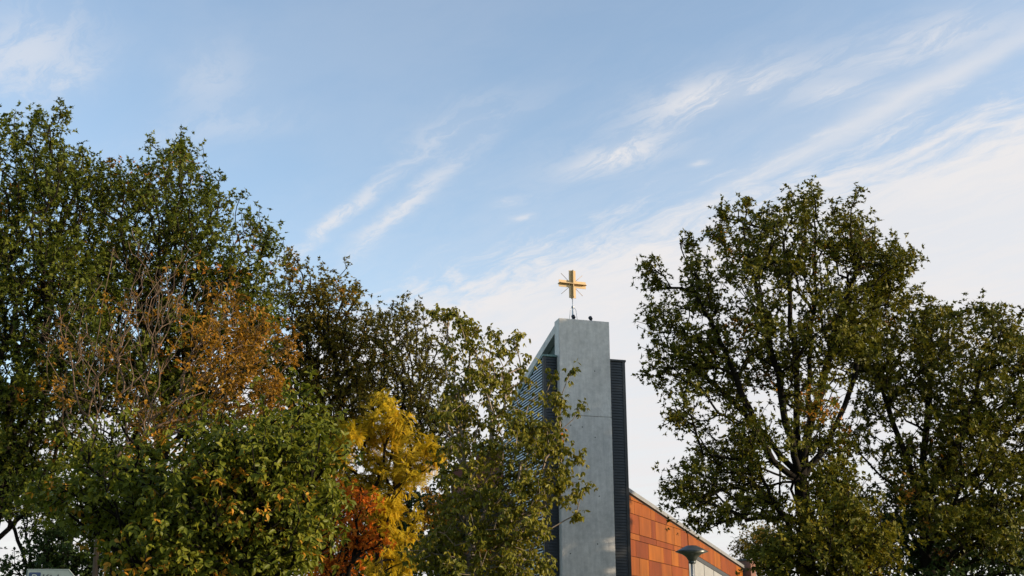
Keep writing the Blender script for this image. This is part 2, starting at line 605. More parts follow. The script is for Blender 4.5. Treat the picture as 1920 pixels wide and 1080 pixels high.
def wing(xa, xb, outer, nfront):
    """a boarded volume beside the pier; outer = -1 left, +1 right"""
    y0, y1 = 0.36, DEPTH
    xo = xa if outer < 0 else xb
    prism('wing_backing', [(y0, 0.0), (y1, 0.0), (y1, ZW - 0.03 - SL * (y1 - y0)), (y0, ZW - 0.03)], xa, xb, M['gap'], tower, axis='x')
    # corner post and top flashing
    s = -1 if outer < 0 else 1
    a, b = sorted((xo - s * 0.10, xo + s * 0.03))
    box('corner_post', a, b, y0 - 0.045, y0 + 0.06, 0, ZW - 0.012, M['dark_trim'], tower)
    a, b = sorted((xa - (0.06 if outer < 0 else 0), xb + (0.06 if outer > 0 else 0)))
    prism('flashing', [(y0 - 0.075, ZW - 0.02), (y1, ZW - 0.02 - SL * (y1 - y0 + 0.075)), (y1, ZW + 0.055 - SL * (y1 - y0 + 0.075)), (y0 - 0.075, ZW + 0.055)],
          a, b, M['copper'] if outer < 0 else M['dark_trim'], tower, axis='x')
    # front boards, lapped
    fa, fb = (xa + 0.102, xb) if outer < 0 else (xa, xb - 0.102)
    me = None
    z = ZW - 0.03
    while z > Z_LOW:
        if me is None:
            o = prism('board', [(-0.038, 0.0), (0.0, 0.0), (0.0, PITCHB - 0.012), (-0.014, PITCHB - 0.012)], fa, fb, M['dark_board'], tower, axis='x')
            me = o.data
        else:
            o = link('board', me, None, tower)
        o.location = (0, y0, z - PITCHB)
        z -= PITCHB
    if outer > 0:
        return
    # louvre blades on the open side
    meshes = {}
    z = ZW - 0.12
    while z > Z_LOW:
        ymax = min(y1, y0 + (ZW - 0.04 - z) / SL)
        ln = round(ymax - (y0 + 0.07), 2)
        z -= PITCHB
        if ln < 0.15:
            continue
        key = ln
        if key not in meshes:
            bm = bmesh.new()
            prof = [(-0.060, 0.0), (-0.050, 0.060), (0.0, 0.062), (0.0, 0.012)]
            f = [bm.verts.new((x, 0, zz)) for x, zz in prof]
            g = [bm.verts.new((x, ln, zz)) for x, zz in prof]
            bm.faces.new(f)
            bm.faces.new(list(reversed(g)))
            for i in range(4):
                bm.faces.new((f[i], g[i], g[(i + 1) % 4], f[(i + 1) % 4]))
            bmesh.ops.recalc_face_normals(bm, faces=bm.faces)
            me2 = bpy.data.meshes.new('louvre_blade')
            bm.to_mesh(me2)
            bm.free()
            meshes[key] = me2
        o = link('louvre_blade', meshes[key], M['louvre'], tower)
        o.location = (xa - 0.002, y0 + 0.07, z)


wing(WL, 0.279, -1, 0)
wing(W - 0.279, WR, 1, 0)

# ------------------------------------------------------------------ cross on the tower
cp = at(1073.5, 559, 46.9)
cz = cp[2]
ZR = ZT - SL * 0.9
cross = thing('gilded_cross', (cp[0], cp[1], ZR), math.radians(19), 'gold metal cross with four thin rays on top of the concrete tower', 'cross')
sc_ = 46.9 / math.cos(math.radians(1.2)) / F
H = 57 * sc_ * 1.0
hz0 = cz - ZR
aw = 0.155                                    # half width of an arm
hc = hz0 + H * 0.5
hw = H * 0.5
plate = [(-aw, hz0), (aw, hz0), (aw, hc - aw), (hw, hc - aw), (hw, hc + aw), (aw, hc + aw), (aw, hz0 + H), (-aw, hz0 + H), (-aw, hc + aw), (-hw, hc + aw), (-hw, hc - aw), (-aw, hc - aw)]
prism('cross_plate', plate, -0.012, 0.012, M['gold'], cross)


def fin_profile(length, depth):
    r = 0.05
    return [(-depth, 0.0 + r), (-depth + r, 0.0), (depth - r, 0.0), (depth, r), (depth, length - r), (depth - r, length), (-depth + r, length), (-depth, length - r)]


prism('upright_fin', [(y, hz0 - 0.01 + z) for y, z in fin_profile(H + 0.02, 0.16)], -0.014, 0.014, M['gold'], cross, axis='x')
bm = bmesh.new()
pr = fin_profile(2 * hw + 0.02, 0.16)
f = [bm.verts.new((z - hw - 0.01, y, hc - 0.013)) for y, z in pr]
g = [bm.verts.new((z - hw - 0.01, y, hc + 0.013)) for y, z in pr]
bm.faces.new(f)
bm.faces.new(list(reversed(g)))
for i in range(8):
    bm.faces.new((f[i], g[i], g[(i + 1) % 8], f[(i + 1) % 8]))
bmesh.ops.recalc_face_normals(bm, faces=bm.faces)
me = bpy.data.meshes.new('crossbar_fin')
bm.to_mesh(me)
bm.free()
link('crossbar_fin', me, M['gold'], cross)
for sx in (-1, 1):
    for sz in (-1, 1):
        link('ray', tube_mesh('ray', [(sx * 0.10, 0.05, hc + sz * 0.10), (sx * 0.50, 0.05, hc + sz * 0.47)], [0.010, 0.010], 8), M['bronze'], cross)
link('mast', tube_mesh('mast', [(0, 0, -0.05), (0, 0, hz0 * 0.45), (0, 0, hz0 * 0.7), (0, 0, hz0 + 0.02)], [0.035, 0.035, 0.022, 0.022], 10), M['steel'], cross)
link('collar', lathe_mesh('collar', [(0.03, hz0 * 0.66), (0.06, hz0 * 0.68), (0.06, hz0 * 0.72), (0.03, hz0 * 0.75)], 16), M['steel'], cross)
for ang in (200, 320, 80):
    a = math.radians(ang)
    link('stay', tube_mesh('stay', [(0.03 * math.cos(a), 0.03 * math.sin(a), hz0 * 0.71), (0.14 * math.cos(a), 0.14 * math.sin(a), hz0 * 0.60),
                                    (0.25 * math.cos(a), 0.25 * math.sin(a), -0.02 - SL * 0.25 * math.sin(a))], [0.012, 0.012, 0.010], 6), M['steel'], cross)

for px, py, lab in ((1076, 595, 'small black spotlight beside the cross mast on the tower top'), (1108, 599, 'small black spotlight alone on the right of the tower top')):
    xl = solve(lambda w: project(tower_pt(w, 0.12, ZT))[0], px, 0, W)
    p = tower_pt(xl, 0.12, ZT - 0.06)
    r = thing('spotlight', p, T_YAW, lab, 'spotlight', 'spotlights on the tower top')
    link('bracket', tube_mesh('bracket', [(0, 0, 0), (0, 0, 0.14)], [0.05, 0.055], 12), M['black'], r)
    me = lathe_mesh('head', [(0.04, -0.07), (0.075, -0.06), (0.085, 0.05), (0.07, 0.075)], 16)
    o = link('head', me, M['black'], r)
    o.location = (-0.02, -0.01, 0.19)
    o.rotation_euler = (math.radians(-35), 0, 0.5)

# ------------------------------------------------------------------ orange panelled hall
H_ANG = math.radians(90 - 24.6)
HD = np.array((math.cos(H_ANG), math.sin(H_ANG), 0))
HN = np.array((-HD[1], HD[0], 0))
h_start = at(1178, 922, 48.8)
H0 = np.array((h_start[0], h_start[1], 0))


def hall_pt(l, z, y=0.0):
    return H0 + HD * l + HN * y + np.array((0, 0, z))


def hall_l(px, z):
    return solve(lambda l: project(hall_pt(l, z))[0], px, -3, 40)


def hall_z(px, py):
    l = hall_l(px, 6.0)
    return solve(lambda z: -project(hall_pt(l, z))[1], -py, 0, 14)


HL = hall_l(1391.5, 6.3)
ZA = hall_z(1179, 924.5)
ZB = hall_z(1390, 1065)
hall = thing('church_hall', H0, H_ANG, 'church hall clad in orange panels behind the concrete tower', 'church hall')
slope_h = (ZB - ZA) / HL
L0 = -0.35


def ztop(l):
    return ZA + slope_h * l


prism('wall', [(L0, 0), (HL, 0), (HL, ztop(HL) - 0.03), (L0, ztop(L0) - 0.03)], 0.03, 9.0, M['gap'], hall)
prism('roof_edge', [(L0, ztop(L0)), (HL + 0.12, ztop(HL + 0.12)), (HL + 0.12, ztop(HL + 0.12) + 0.17), (L0, ztop(L0) + 0.17)], -0.13, 0.06, M['zinc'], hall)
prism('roof', [(L0, ztop(L0) + 0.02), (HL + 0.10, ztop(HL + 0.1) + 0.02), (HL + 0.10, ztop(HL + 0.1) + 0.15), (L0, ztop(L0) + 0.15)], 0.061, 9.1, M['roof'], hall)
prism('roof_shadow_strip', [(L0, ztop(L0) - 0.05), (HL, ztop(HL) - 0.05), (HL, ztop(HL) - 0.002), (L0, ztop(L0) - 0.002)], -0.028, 0.029, M['dark_trim'], hall)  # solid dark strip standing in for the shadow line under the roof edge
rows_px = [(936,), (961,), (998,), (1010,), (1042,), (1078,)]
rz = [hall_z(1180, y[0]) for y in rows_px]
rng = np.random.default_rng(5)


def zoomx(v):
    return 1170 + v / 6.0


row_cols = [
    (ZA + 0.5, rz[0], [(-9, 'panel_pale'), (150, 'panel_mid'), (260, 'panel_deep'), (420, 'panel_mid')]),
    (rz[0], rz[1], [(-9, 'panel_pale'), (110, 'panel_mid'), (195, 'panel_mid'), (295, 'panel_pale'), (345, 'panel_deep'), (475, 'panel_bright'), (640, 'panel_mid')]),
    (rz[1], rz[2], [(-9, 'panel_deep'), (165, 'panel_mid'), (300, 'panel_brown'), (350, 'panel_pale'), (465, 'panel_bright'), (560, 'panel_bright'), (635, 'panel_deep'), (710, 'panel_bright')]),
    (rz[2], rz[3], [(-9, 'panel_pale'), (170, 'panel_brown'), (360, 'panel_deep'), (555, 'panel_mid'), (640, 'panel_deep')]),
    (rz[3], rz[4], [(-9, 'panel_deep'), (130, 'panel_brown'), (270, 'panel_bright'), (440, 'panel_deep'), (530, 'panel_bright'), (610, 'panel_deep')]),
    (rz[4], rz[5], [(-9, 'panel_mid'), (170, 'panel_bright'), (275, 'panel_brown'), (420, 'panel_mid'), (535, 'panel_deep'), (655, 'panel_mid')]),
    (rz[5], rz[5] - 1.0, [(-9, 'panel_deep'), (150, 'panel_mid'), (330, 'panel_bright'), (520, 'panel_deep'), (640, 'panel_bright')]),
    (rz[5] - 1.0, 0.4, [(-9, 'panel_mid'), (220, 'panel_deep'), (400, 'panel_bright'), (600, 'panel_mid')]),
]
BAND = 0.86                                     # orange band over the window, parallel to the roof
lw = hall_l(1291, 5.2)                          # where the window begins
GAP = 0.011


def panel(x0, x1, z0, z1, mat):
    """one panel, clipped by the sloping roof line"""
    x0, x1, z0, z1 = x0 + GAP, x1 - GAP, z0 + GAP, z1 - GAP
    t0, t1 = ztop(x0) - 0.055, ztop(x1) - 0.055
    if t0 <= z0 + 0.03:
        return
    poly = [(x0, z0)]
    if t1 >= z0 + 0.03:
        poly.append((x1, z0))
        if t1 >= z1:
            poly.append((x1, z1))
        else:
            poly.append((x1, t1))
            if t0 > z1:
                poly.append(((z1 + 0.055 - ZA) / slope_h, z1))
    else:
        poly.append(((z0 + 0.055 - ZA) / slope_h, z0))
        if t0 > z1:
            poly.append(((z1 + 0.055 - ZA) / slope_h, z1))
    poly.append((x0, min(z1, t0)))
    dy = rng.uniform(0, 0.006)
    prism('panel', poly, -0.022 - dy, 0.028, ORANGE[mat], hall)


for zt_, zb_, cols in row_cols:
    zt_, zb_ = max(zt_, zb_), min(zt_, zb_)
    zm = (zt_ + zb_) / 2
    for i, (cx, mt) in enumerate(cols):
        xa = L0 if i == 0 else hall_l(zoomx(cx), zm)
        xb = hall_l(zoomx(cols[i + 1][0]), zm) if i + 1 < len(cols) else lw
        if zb_ > ztop(lw) - BAND - 0.1 and i + 1 == len(cols):
            xb = lw
        if xb > xa + 0.1:
            panel(xa, xb, zb_, zt_, mt)
# band over the window
bcols = [(1291, 'panel_mid'), (1317, 'panel_mid'), (1339, 'panel_bright'), (1350.5, 'panel_deep'), (1366, 'panel_deep'), (1379.5, 'panel_bright'), (1391.5, None)]
for i in range(len(bcols) - 1):
    xa, xb = hall_l(bcols[i][0], 6.2) + GAP, hall_l(bcols[i + 1][0], 6.2) - GAP
    prism('panel', [(xa, ztop(xa) - BAND), (xb, ztop(xb) - BAND), (xb, ztop(xb) - 0.055), (xa, ztop(xa) - 0.055)], -0.026, 0.028, ORANGE[bcols[i][1]], hall)
win = prism('window_head', [(lw + 0.02, ztop(lw) - BAND - 0.22), (HL, ztop(HL) - BAND - 0.22), (HL, ztop(HL) - BAND - 0.01), (lw + 0.02, ztop(lw) - BAND - 0.01)],
            -0.012, 0.028, M['dark_trim'], hall)
prism('window_frame', [(lw + 0.01, 0.4), (lw + 0.34, 0.4), (lw + 0.34, ztop(lw + .34) - BAND - 0.222), (lw + 0.01, ztop(lw) - BAND - 0.222)], -0.05, 0.028, M['zinc'], hall)
xs = [lw + 0.37] + [hall_l(p, 5.0) for p in (1303.5, 1322, 1339.5, 1356, 1371)] + [HL - 0.3]
for i in range(len(xs) - 1):
    a, b = xs[i] + 0.035, xs[i + 1] - 0.035
    if b - a < 0.15:
        continue
    prism('pane', [(a, 0.5), (b, 0.5), (b, ztop(b) - BAND - 0.24), (a, ztop(a) - BAND - 0.24)], 0.0, 0.027, M['pane'], hall)

# brick wing behind the tower
wa = at(985, 821, 53.0)
wb_y = solve(lambda Y: at(892, 840, Y)[2], wa[2], 45, 70)
wb = at(892, 840, wb_y)
vec = wb - wa
WLn = float(np.hypot(vec[0], vec[1]))
ang = math.atan2(vec[1], vec[0]) + math.pi
bw = thing('brick_wing', (wb[0], wb[1], 0), ang, 'dark red brick block with green copper roof edge behind the cherry tree', 'building')
box('wall', 0, WLn + 0.6, 0.0, 2.0, 0, wa[2] - 0.32, M['brick'], bw)
box('fascia', -0.12, WLn + 0.6, -0.14, 2.1, wa[2] - 0.318, wa[2], M['copper'], bw)
box('soffit_board', -0.05, WLn + 0.6, -0.06, 2.05, wa[2] - 0.40, wa[2] - 0.319, M['dark_trim'], bw)

zl = at(862, 868, wb[1] + 1.2)[2]
box('lower_wall', -2.4, -0.01, 0.4, 1.9, 0, zl - 0.15, M['brick'], bw)
box('coping', -2.48, -0.008, 0.33, 1.95, zl - 0.148, zl, M['dark_trim'], bw)

# low brick chimney past the end of the hall
cc = at(1406.5, 1047, 66.5)
ch = thing('brick_chimney', (cc[0], cc[1], 0), math.radians(38), 'square brick chimney with dark cap past the end of the orange hall', 'chimney')
box('stack', -0.0, 0.42, 0.0, 1.0, 0, cc[2] - 0.10, M['brick2'], ch)
box('cap', -0.05, 0.47, -0.05, 1.05, cc[2] - 0.098, cc[2], M['dark_trim'], ch)

# ------------------------------------------------------------------ street lamp
lp = at(1297, 1034, 25.0)
sl = thing('street_lamp', (lp[0], lp[1], 0), 0, 'grey street lamp with wide conical shade in front of the orange hall', 'street lamp')
R = 0.345
zs = lp[2]
shade = link('lamp_shade', lathe_mesh('lamp_shade', [(R, zs - 0.012), (R + 0.004, zs), (R * 0.90, zs + 0.020), (R * 0.40, zs + 0.108), (R * 0.30, zs + 0.122), (0.02, zs + 0.126)], 48), M['lamp_metal'], sl)
link('diffuser', lathe_mesh('diffuser', [(0.055, zs - 0.205), (0.085, zs - 0.19), (R * 0.36, zs - 0.12), (R * 0.60, zs - 0.06), (R * 0.985, zs - 0.014)], 48), M['lamp_glass'], sl)
link('collar', lathe_mesh('collar', [(0.045, zs - 0.26), (0.075, zs - 0.25), (0.085, zs - 0.206), (0.04, zs - 0.2055)], 24), M['lamp_metal'], sl)
link('pole', tube_mesh('pole', [(0, 0, 0), (0, 0, 1.1), (0, 0, 1.15), (0, 0, zs - 0.255)], [0.06, 0.058, 0.042, 0.036], 20), M['steel'], sl)

# ------------------------------------------------------------------ parking sign
SY = 14.0
s_tl = at(52, 1067, SY)
s_tr = at(128, 1070.5, SY)
SWd = s_tr[0] - s_tl[0]
ps = thing('parking_sign', (s_tl[0] + SWd * 0.5, SY, 0), math.radians(3), 'pale arrow shaped parking sign below the trees at far left', 'sign')
zt_ = s_tl[2]
hx = SWd / 2
ph = 0.24
tipx = hx + 0.115


def arrow(inset):
    k = inset
    return [(-hx + k, zt_ - ph + k), (hx - k * 0.4, zt_ - ph + k), (tipx - k * 1.4, zt_ - ph / 2), (hx - k * 0.4, zt_ - k), (-hx + k, zt_ - k)]


prism('sign_plate', arrow(0.0), -0.008, 0.012, M['sign_white'], ps)
prism('sign_border', arrow(0.007), -0.0105, -0.0082, M['sign_rim'], ps)
prism('sign_field', arrow(0.014), -0.013, -0.0107, M['sign'], ps)
link('post', tube_mesh('post', [(0.05, 0.045, 0), (0.05, 0.045, zt_ - 0.02)], [0.03, 0.03], 16), M['steel'], ps)
bx0 = -hx + 0.035
sym = prism('parking_symbol', [(bx0, zt_ - 0.175), (bx0 + 0.135, zt_ - 0.175), (bx0 + 0.135, zt_ - 0.047), (bx0 + 0.127, zt_ - 0.04), (bx0 + 0.008, zt_ - 0.04), (bx0, zt_ - 0.047)], -0.0152, -0.0132, M['sign_blue'], ps)


def text(name, s, size, x, z, y, mat, parent):
    cu = bpy.data.curves.new(name, 'FONT')
    cu.body = s
    cu.size = size
    cu.extrude = 0.0008
    tmp = bpy.data.objects.new(name + '_curve', cu)
    me = bpy.data.meshes.new_from_object(tmp)
    bpy.data.objects.remove(tmp)
    me.name = name
    me.materials.clear()
    o = link(name, me, mat, parent)
    o.location = (x, y, z)
    o.rotation_euler = (math.pi / 2, 0, 0)
    return o


text('letter', 'P', 0.135, bx0 + 0.026, zt_ - 0.155, -0.0163, M['sign_white'], ps)
text('lettering', 'Kirke', 0.135, bx0 + 0.155, zt_ - 0.155, -0.0142, M['sign_black'], ps)

# ------------------------------------------------------------------ trees
TPL = {
    'oak': (np.array([(0, 0, 0), (-.34, .36, .05), (-.10, .50, 0), (0, 1, -.06), (.10, .50, 0), (.34, .36, .05)]),
            np.array([(0, 5, 4), (0, 4, 2), (0, 2, 1), (2, 4, 3)])),
    'oval': (np.array([(0, 0, 0), (-.21, .32, .06), (-.19, .66, .05), (0, 1, -.14), (.19, .66, .05), (.21, .32, .06), (0, .5, -.02)]),
             np.array([(0, 6, 1), (1, 6, 2), (2, 6, 3), (3, 6, 4), (4, 6, 5), (5, 6, 0)])),
    'small': (np.array([(0, 0, 0), (-.26, .5, .05), (0, 1, -.05), (.26, .5, .05)]), np.array([(0, 2, 1), (0, 3, 2)])),
}
fv, ft = [], []
for i in range(10):                             # a feathery compound leaf
    y = 0.08 + 0.086 * i
    ln = 0.23 * (1 - 0.35 * abs(i - 4) / 5)
    for s in (-1, 1):
        b0 = len(fv)
        fv += [(0, y, -0.25 * y * y), (s * ln * .5, y + .005, .02 - .25 * y * y), (s * ln, y + .055, -.03 - .25 * y * y), (s * ln * .5, y + .075, .02 - .25 * y * y)]
        ft += [(b0, b0 + 1, b0 + 2), (b0, b0 + 2, b0 + 3)]
TPL['frond'] = (np.array(fv), np.array(ft))


def unit(v):
    return v / np.maximum(np.linalg.norm(v, axis=-1, keepdims=True), 1e-9)


def mesh_from(name, v, t, tint=None):
    me = bpy.data.meshes.new(name)
    me.vertices.add(len(v))
    me.vertices.foreach_set('co', np.ascontiguousarray(v, np.float32).ravel())
    me.loops.add(t.size)
    me.loops.foreach_set('vertex_index', np.ascontiguousarray(t, np.int32).ravel())
    me.polygons.add(len(t))
    k = t.shape[1]
    me.polygons.foreach_set('loop_start', np.arange(0, t.size, k, dtype=np.int32))
    me.polygons.foreach_set('loop_total', np.full(len(t), k, np.int32))
    if tint is not None:
        a = me.attributes.new('tint', 'FLOAT', 'POINT')
        a.data.foreach_set('value', np.ascontiguousarray(tint, np.float32))
    me.update(calc_edges=True)
    me.validate()
    return me


def tubes(name, a, b, ra, rb, sides):
    """separate tapered segments from a to b"""
    d = unit(b - a)
    ref = np.where(np.abs(d[:, 2:3]) > 0.9, np.array([[1.0, 0, 0]]), np.array([[0, 0, 1.0]]))
    s = unit(np.cross(d, ref))
    t = np.cross(d, s)
    n = len(a)
    ang = np.arange(sides) * 2 * np.pi / sides
    rim = s[:, None, :] * np.cos(ang)[None, :, None] + t[:, None, :] * np.sin(ang)[None, :, None]
    va = a[:, None, :] - d[:, None, :] * ra[:, None, None] * 0.3 + rim * ra[:, None, None]
    vb = b[:, None, :] + rim * rb[:, None, None]
    v = np.concatenate((va, vb), axis=1).reshape(-1, 3)
    k = np.arange(sides)
    q = np.stack((k, (k + 1) % sides, (k + 1) % sides + sides, k + sides), axis=1)
    f = (q[None] + (np.arange(n) * 2 * sides)[:, None, None]).reshape(-1, 4)
    me = mesh_from(name, v, f)
    me.polygons.foreach_set('use_smooth', np.ones(len(me.polygons), bool))
    return me


NTRI = [0]


def tree(name, label, cat, Y, fork, lobes, n_tips, mat, bark='bark', leaf='oak', size=0.14, ros=3, per=6, sigma=0.30, bf=0.48, csize=9,
         r_tip=0.007, droop=0.15, base_dx=0.0, seed=1, depth=0.75, tint_base=0.0, tint_var=0.85, patch=0.02, spread=0.14, group=None,
         loose=0, sprigs=0, limbs=(), hole=0.40, up=0.10, expo=2.3, trunk_min=0.035, parts=('trunk', 'branches')):
    rng = np.random.default_rng(seed)
    fk = at(fork[0], fork[1], Y)
    base = np.array((fk[0] + base_dx, Y + rng.uniform(-0.2, 0.2), -0.05))
    pxm = F / (fk[1] / math.cos(PITCH))          # pixels per metre, near enough
    lob = [tuple(l) + (1.0,) * (6 - len(l)) for l in lobes]       # px, py, rx, ry, density, leafiness
    ar = np.array([l[2] * l[3] * l[4] for l in lob])
    cx = sum(l[0] * a for l, a in zip(lob, ar)) / ar.sum()
    half = max(abs(l[0] - cx) + l[2] for l in lob)
    pts, leafy, cl_id = [], [], []
    nc = 0
    for l, a in zip(lob, ar):
        n = max(3, int(round(n_tips * a / ar.sum())))
        ncl = max(1, n // csize)
        for c in range(ncl):
            for _try in range(6):
                u = unit(rng.normal(size=3)) * rng.uniform() ** 0.42
                X, Yp = l[0] + u[0] * l[2], l[1] + u[1] * l[3]
                fr = max(0.0, 1 - ((X - cx) / half) ** 2) ** 0.5
                dy = u[2] * l[2] / pxm + rng.uniform(-1, 1) * fr * half / pxm * depth
                dy = float(np.clip(dy, -depth * 1.15 * half / pxm, depth * 1.15 * half / pxm))
                cpt = at(X, Yp, Y + dy)
                if noise.noise(Vector(cpt * 0.55) + Vector((seed * 7.1, 0, 0))) > -hole + 0.25 * rng.uniform(-1, 1):
                    break
            k = n // ncl + (1 if c < n % ncl else 0)
            sg = min(sigma, 0.45 * min(l[2], l[3]) / pxm)
            p = cpt + rng.normal(size=(k, 3)) * sg
            p[:, 2] = np.maximum(p[:, 2], 0.4)
            pts.append(p)
            leafy += [l[5]] * k
            cl_id += [nc] * k
            nc += 1
    P = np.concatenate(pts)
    if sprigs:                                   # upright leafy shoots along the outline
        px, py = project(P)
        best = {}
        for j in range(len(P)):
            c = int((px[j] + rng.uniform(-6, 6)) // 22)
            if c not in best or py[j] < py[best[c]]:
                best[c] = j
        js = list(best.values())
        rng.shuffle(js)
        for j in js[:sprigs]:
            ln = rng.uniform(0.12, 0.45)
            dr = unit(np.array((rng.normal() * 0.28, rng.normal() * 0.28, 1.0)))
            k = int(ln / 0.11) + 2
            tt = np.linspace(0.08, 1, k)
            p = P[j] + dr * ln * tt[:, None] + rng.normal(size=(k, 3)) * 0.085 * (1.15 - tt[:, None])
            pts.append(p)
            leafy += [1.0] * k
            cl_id += [cl_id[j]] * k
        P = np.concatenate(pts)
    leafy = np.array(leafy)
    cl_id = np.array(cl_id)
    # trunk
    N = len(P)
    cap = N * 14 + 400
    pos = np.zeros((cap, 3))
    par = np.full(cap, -1, int)
    plen = np.zeros(cap)
    cnt = 0
    steps = max(4, int(np.linalg.norm(fk - base) / 0.6))
    for i in range(steps + 1):
        t = i / steps
        p = base * (1 - t) + fk * t
        if 0 < i:
            p = p + rng.normal(size=3) * 0.035
        pos[cnt] = p
        if cnt:
            par[cnt] = cnt - 1
            plen[cnt] = plen[cnt - 1] + np.linalg.norm(pos[cnt] - pos[cnt - 1])
        cnt += 1
    lo_trunk = int(steps * 0.45)
    for line in limbs:                           # main limbs: [(px, py, metres nearer or farther)], starting on the trunk
        q = np.array([at(x, y, Y + dd) for x, y, dd in line])
        last = int(np.argmin(((pos[lo_trunk:cnt] - q[0]) ** 2).sum(1))) + lo_trunk
        for a_, b_ in zip(q[:-1], q[1:]):
            k = max(1, int(np.linalg.norm(b_ - a_) / 0.45))
            for s_ in range(1, k + 1):
                pos[cnt] = a_ + (b_ - a_) * s_ / k + rng.normal(size=3) * 0.025
                par[cnt] = last
                plen[cnt] = plen[last] + np.linalg.norm(pos[cnt] - pos[last]) * 0.75
                last = cnt
                cnt += 1
    order = np.argsort(np.linalg.norm(P - fk, axis=1) + rng.uniform(0, 0.5, N))
    tip_node = np.zeros(N, int)
    prev = np.zeros(cap, int)
    for j in order:
        p = P[j]
        q = pos[lo_trunk:cnt]
        dv = p - q
        dist = np.sqrt((dv * dv).sum(1))
        cost = dist + bf * plen[lo_trunk:cnt] + np.maximum(0, -dv[:, 2]) * 0.25
        i = int(np.argmin(cost)) + lo_trunk
        dd = float(dist[i - lo_trunk])
        k = max(1, int(math.ceil(dd / 0.38)))
        side = rng.normal(size=3) * 0.05 * dd
        a0 = pos[i].copy()
        last = i
        for s in range(1, k + 1):
            t = s / k
            bow = 4 * t * (1 - t)
            pp = a0 * (1 - t) + p * t + bow * (side + np.array((0, 0, up * dd * 0.5)))
            if s < k:
                pp = pp + rng.normal(size=3) * 0.02
            pos[cnt] = pp
            par[cnt] = last
            plen[cnt] = plen[last] + np.linalg.norm(pp - pos[last])
            last = cnt
            cnt += 1
        tip_node[j] = last
    pos, par = pos[:cnt], par[:cnt]
    w = np.zeros(cnt)
    w[tip_node] += 1
    for i in range(cnt - 1, 0, -1):
        w[par[i]] += w[i]
    rad = r_tip * np.maximum(w, 0.5) ** (1 / expo)
    rad[:3] *= np.array((1.5, 1.2, 1.08))
    root = thing(name, base * np.array((1, 1, 0)), 0, label, cat, group)
    off = base * np.array((1, 1, 0))
    idx = np.arange(1, cnt)
    thick = rad[idx] > trunk_min
    if thick.any():
        i = idx[thick]
        link(parts[0], tubes(parts[0], pos[par[i]] - off, pos[i] - off, np.minimum(rad[par[i]], rad[i] * 1.35), rad[i], 8), M[bark], root)
        NTRI[0] += 16 * len(i)
    i = idx[~thick]
    link(parts[1], tubes(parts[1], pos[par[i]] - off, pos[i] - off, np.minimum(rad[par[i]], rad[i] * 1.35), rad[i], 4), M[bark], root, kind='stuff')
    NTRI[0] += 8 * len(i)
    # leaves in small rosettes round the twig ends
    tn = tip_node
    axis = unit(pos[tn] - pos[par[tn]])
    keep = rng.uniform(size=N) < leafy
    tpos, tax, tcl = pos[tn][keep], axis[keep], cl_id[keep]
    n = len(tpos)
    if n:
        back = pos[par[tn]][keep]
        R_ = np.repeat(np.arange(n), ros)
        tt = rng.uniform(0, 1, len(R_)) ** 1.5
        tt[::ros] = 0
        rc = tpos[R_] * (1 - tt[:, None]) + back[R_] * tt[:, None] + rng.normal(size=(len(R_), 3)) * spread * (tt[:, None] > 0)
        rax = unit(tax[R_] + rng.normal(size=(len(R_), 3)) * 0.5 + np.array((0, 0, 0.2)))
        L_ = np.repeat(np.arange(len(R_)), per)
        m = len(L_)
        dirs = unit(rng.normal(size=(m, 3)))
        ax = rax[L_]
        dirs = dirs - ax * (dirs * ax).sum(1, keepdims=True)
        dirs = unit(unit(dirs) + ax * rng.uniform(-0.1, 0.9, (m, 1)) + np.array((0, 0, -droop)) * rng.uniform(0.5, 1.5, (m, 1)))
        nrm = unit(ax * 0.8 + np.array((0, 0, 0.35)) + rng.normal(size=(m, 3)) * 0.45)
        sid = unit(np.cross(dirs, nrm))
        nrm = np.cross(sid, dirs)
        org = rc[L_] + dirs * size * 0.08
        sz = size * rng.uniform(0.6, 1.25, m)
        clt = rng.uniform(0, 1, nc)
        clump = rng.uniform(size=nc) < patch
        tint = tint_base + tint_var * (0.40 * clt[tcl[R_]][L_] + 0.25 * rng.uniform(size=len(R_))[L_] + 0.35 * rng.uniform(size=m))
        tint = np.where(clump[tcl[R_]][L_] & (rng.uniform(size=m) < 0.5), rng.uniform(0.92, 1.0, m), tint)
        tint = np.clip(tint, 0, 1)
        tv, tf = TPL[leaf]
        sel = np.ones(m, bool)
        if loose:                                # the leaves that show largest become objects of their own
            px, py = project(org)
            ok = (py < 1076) & (py > 0) & (px > 2) & (px < 1918)
            area = np.abs((nrm * unit(CAM - org)).sum(1)) * sz * sz / (org ** 2).sum(1)
            if callable(loose):
                area = area * loose(px, py)
                cntl = 290
            else:
                cntl = loose
            area[~ok] = -1
            pick = np.argsort(-area)[:cntl]
            sel[pick] = False
            vm = []
            for b in range(6):
                vm.append(mesh_from('leaf', tv, tf, np.full(len(tv), np.quantile(tint[pick], (b + 0.5) / 6))))
                vm[-1].materials.append(M[mat])
            rank = np.argsort(np.argsort(tint[pick])) * 6 // len(pick)
            for q, i in enumerate(pick):
                o = bpy.data.objects.new('leaf', vm[min(5, int(rank[q]))])
                C.objects.link(o)
                o.parent = root
                mm = np.eye(4)
                mm[:3, 0] = sid[i] * sz[i]
                mm[:3, 1] = dirs[i] * sz[i]
                mm[:3, 2] = nrm[i] * sz[i]
                mm[:3, 3] = org[i] - off
                o.matrix_local = Matrix(mm.tolist())
        org, dirs, sid, nrm, sz, tint = org[sel], dirs[sel], sid[sel], nrm[sel], sz[sel], tint[sel]
        m = len(org)
        v = (org - off)[:, None, :] + sz[:, None, None] * (tv[None, :, 0:1] * sid[:, None, :] + tv[None, :, 1:2] * dirs[:, None, :] + tv[None, :, 2:3] * nrm[:, None, :])
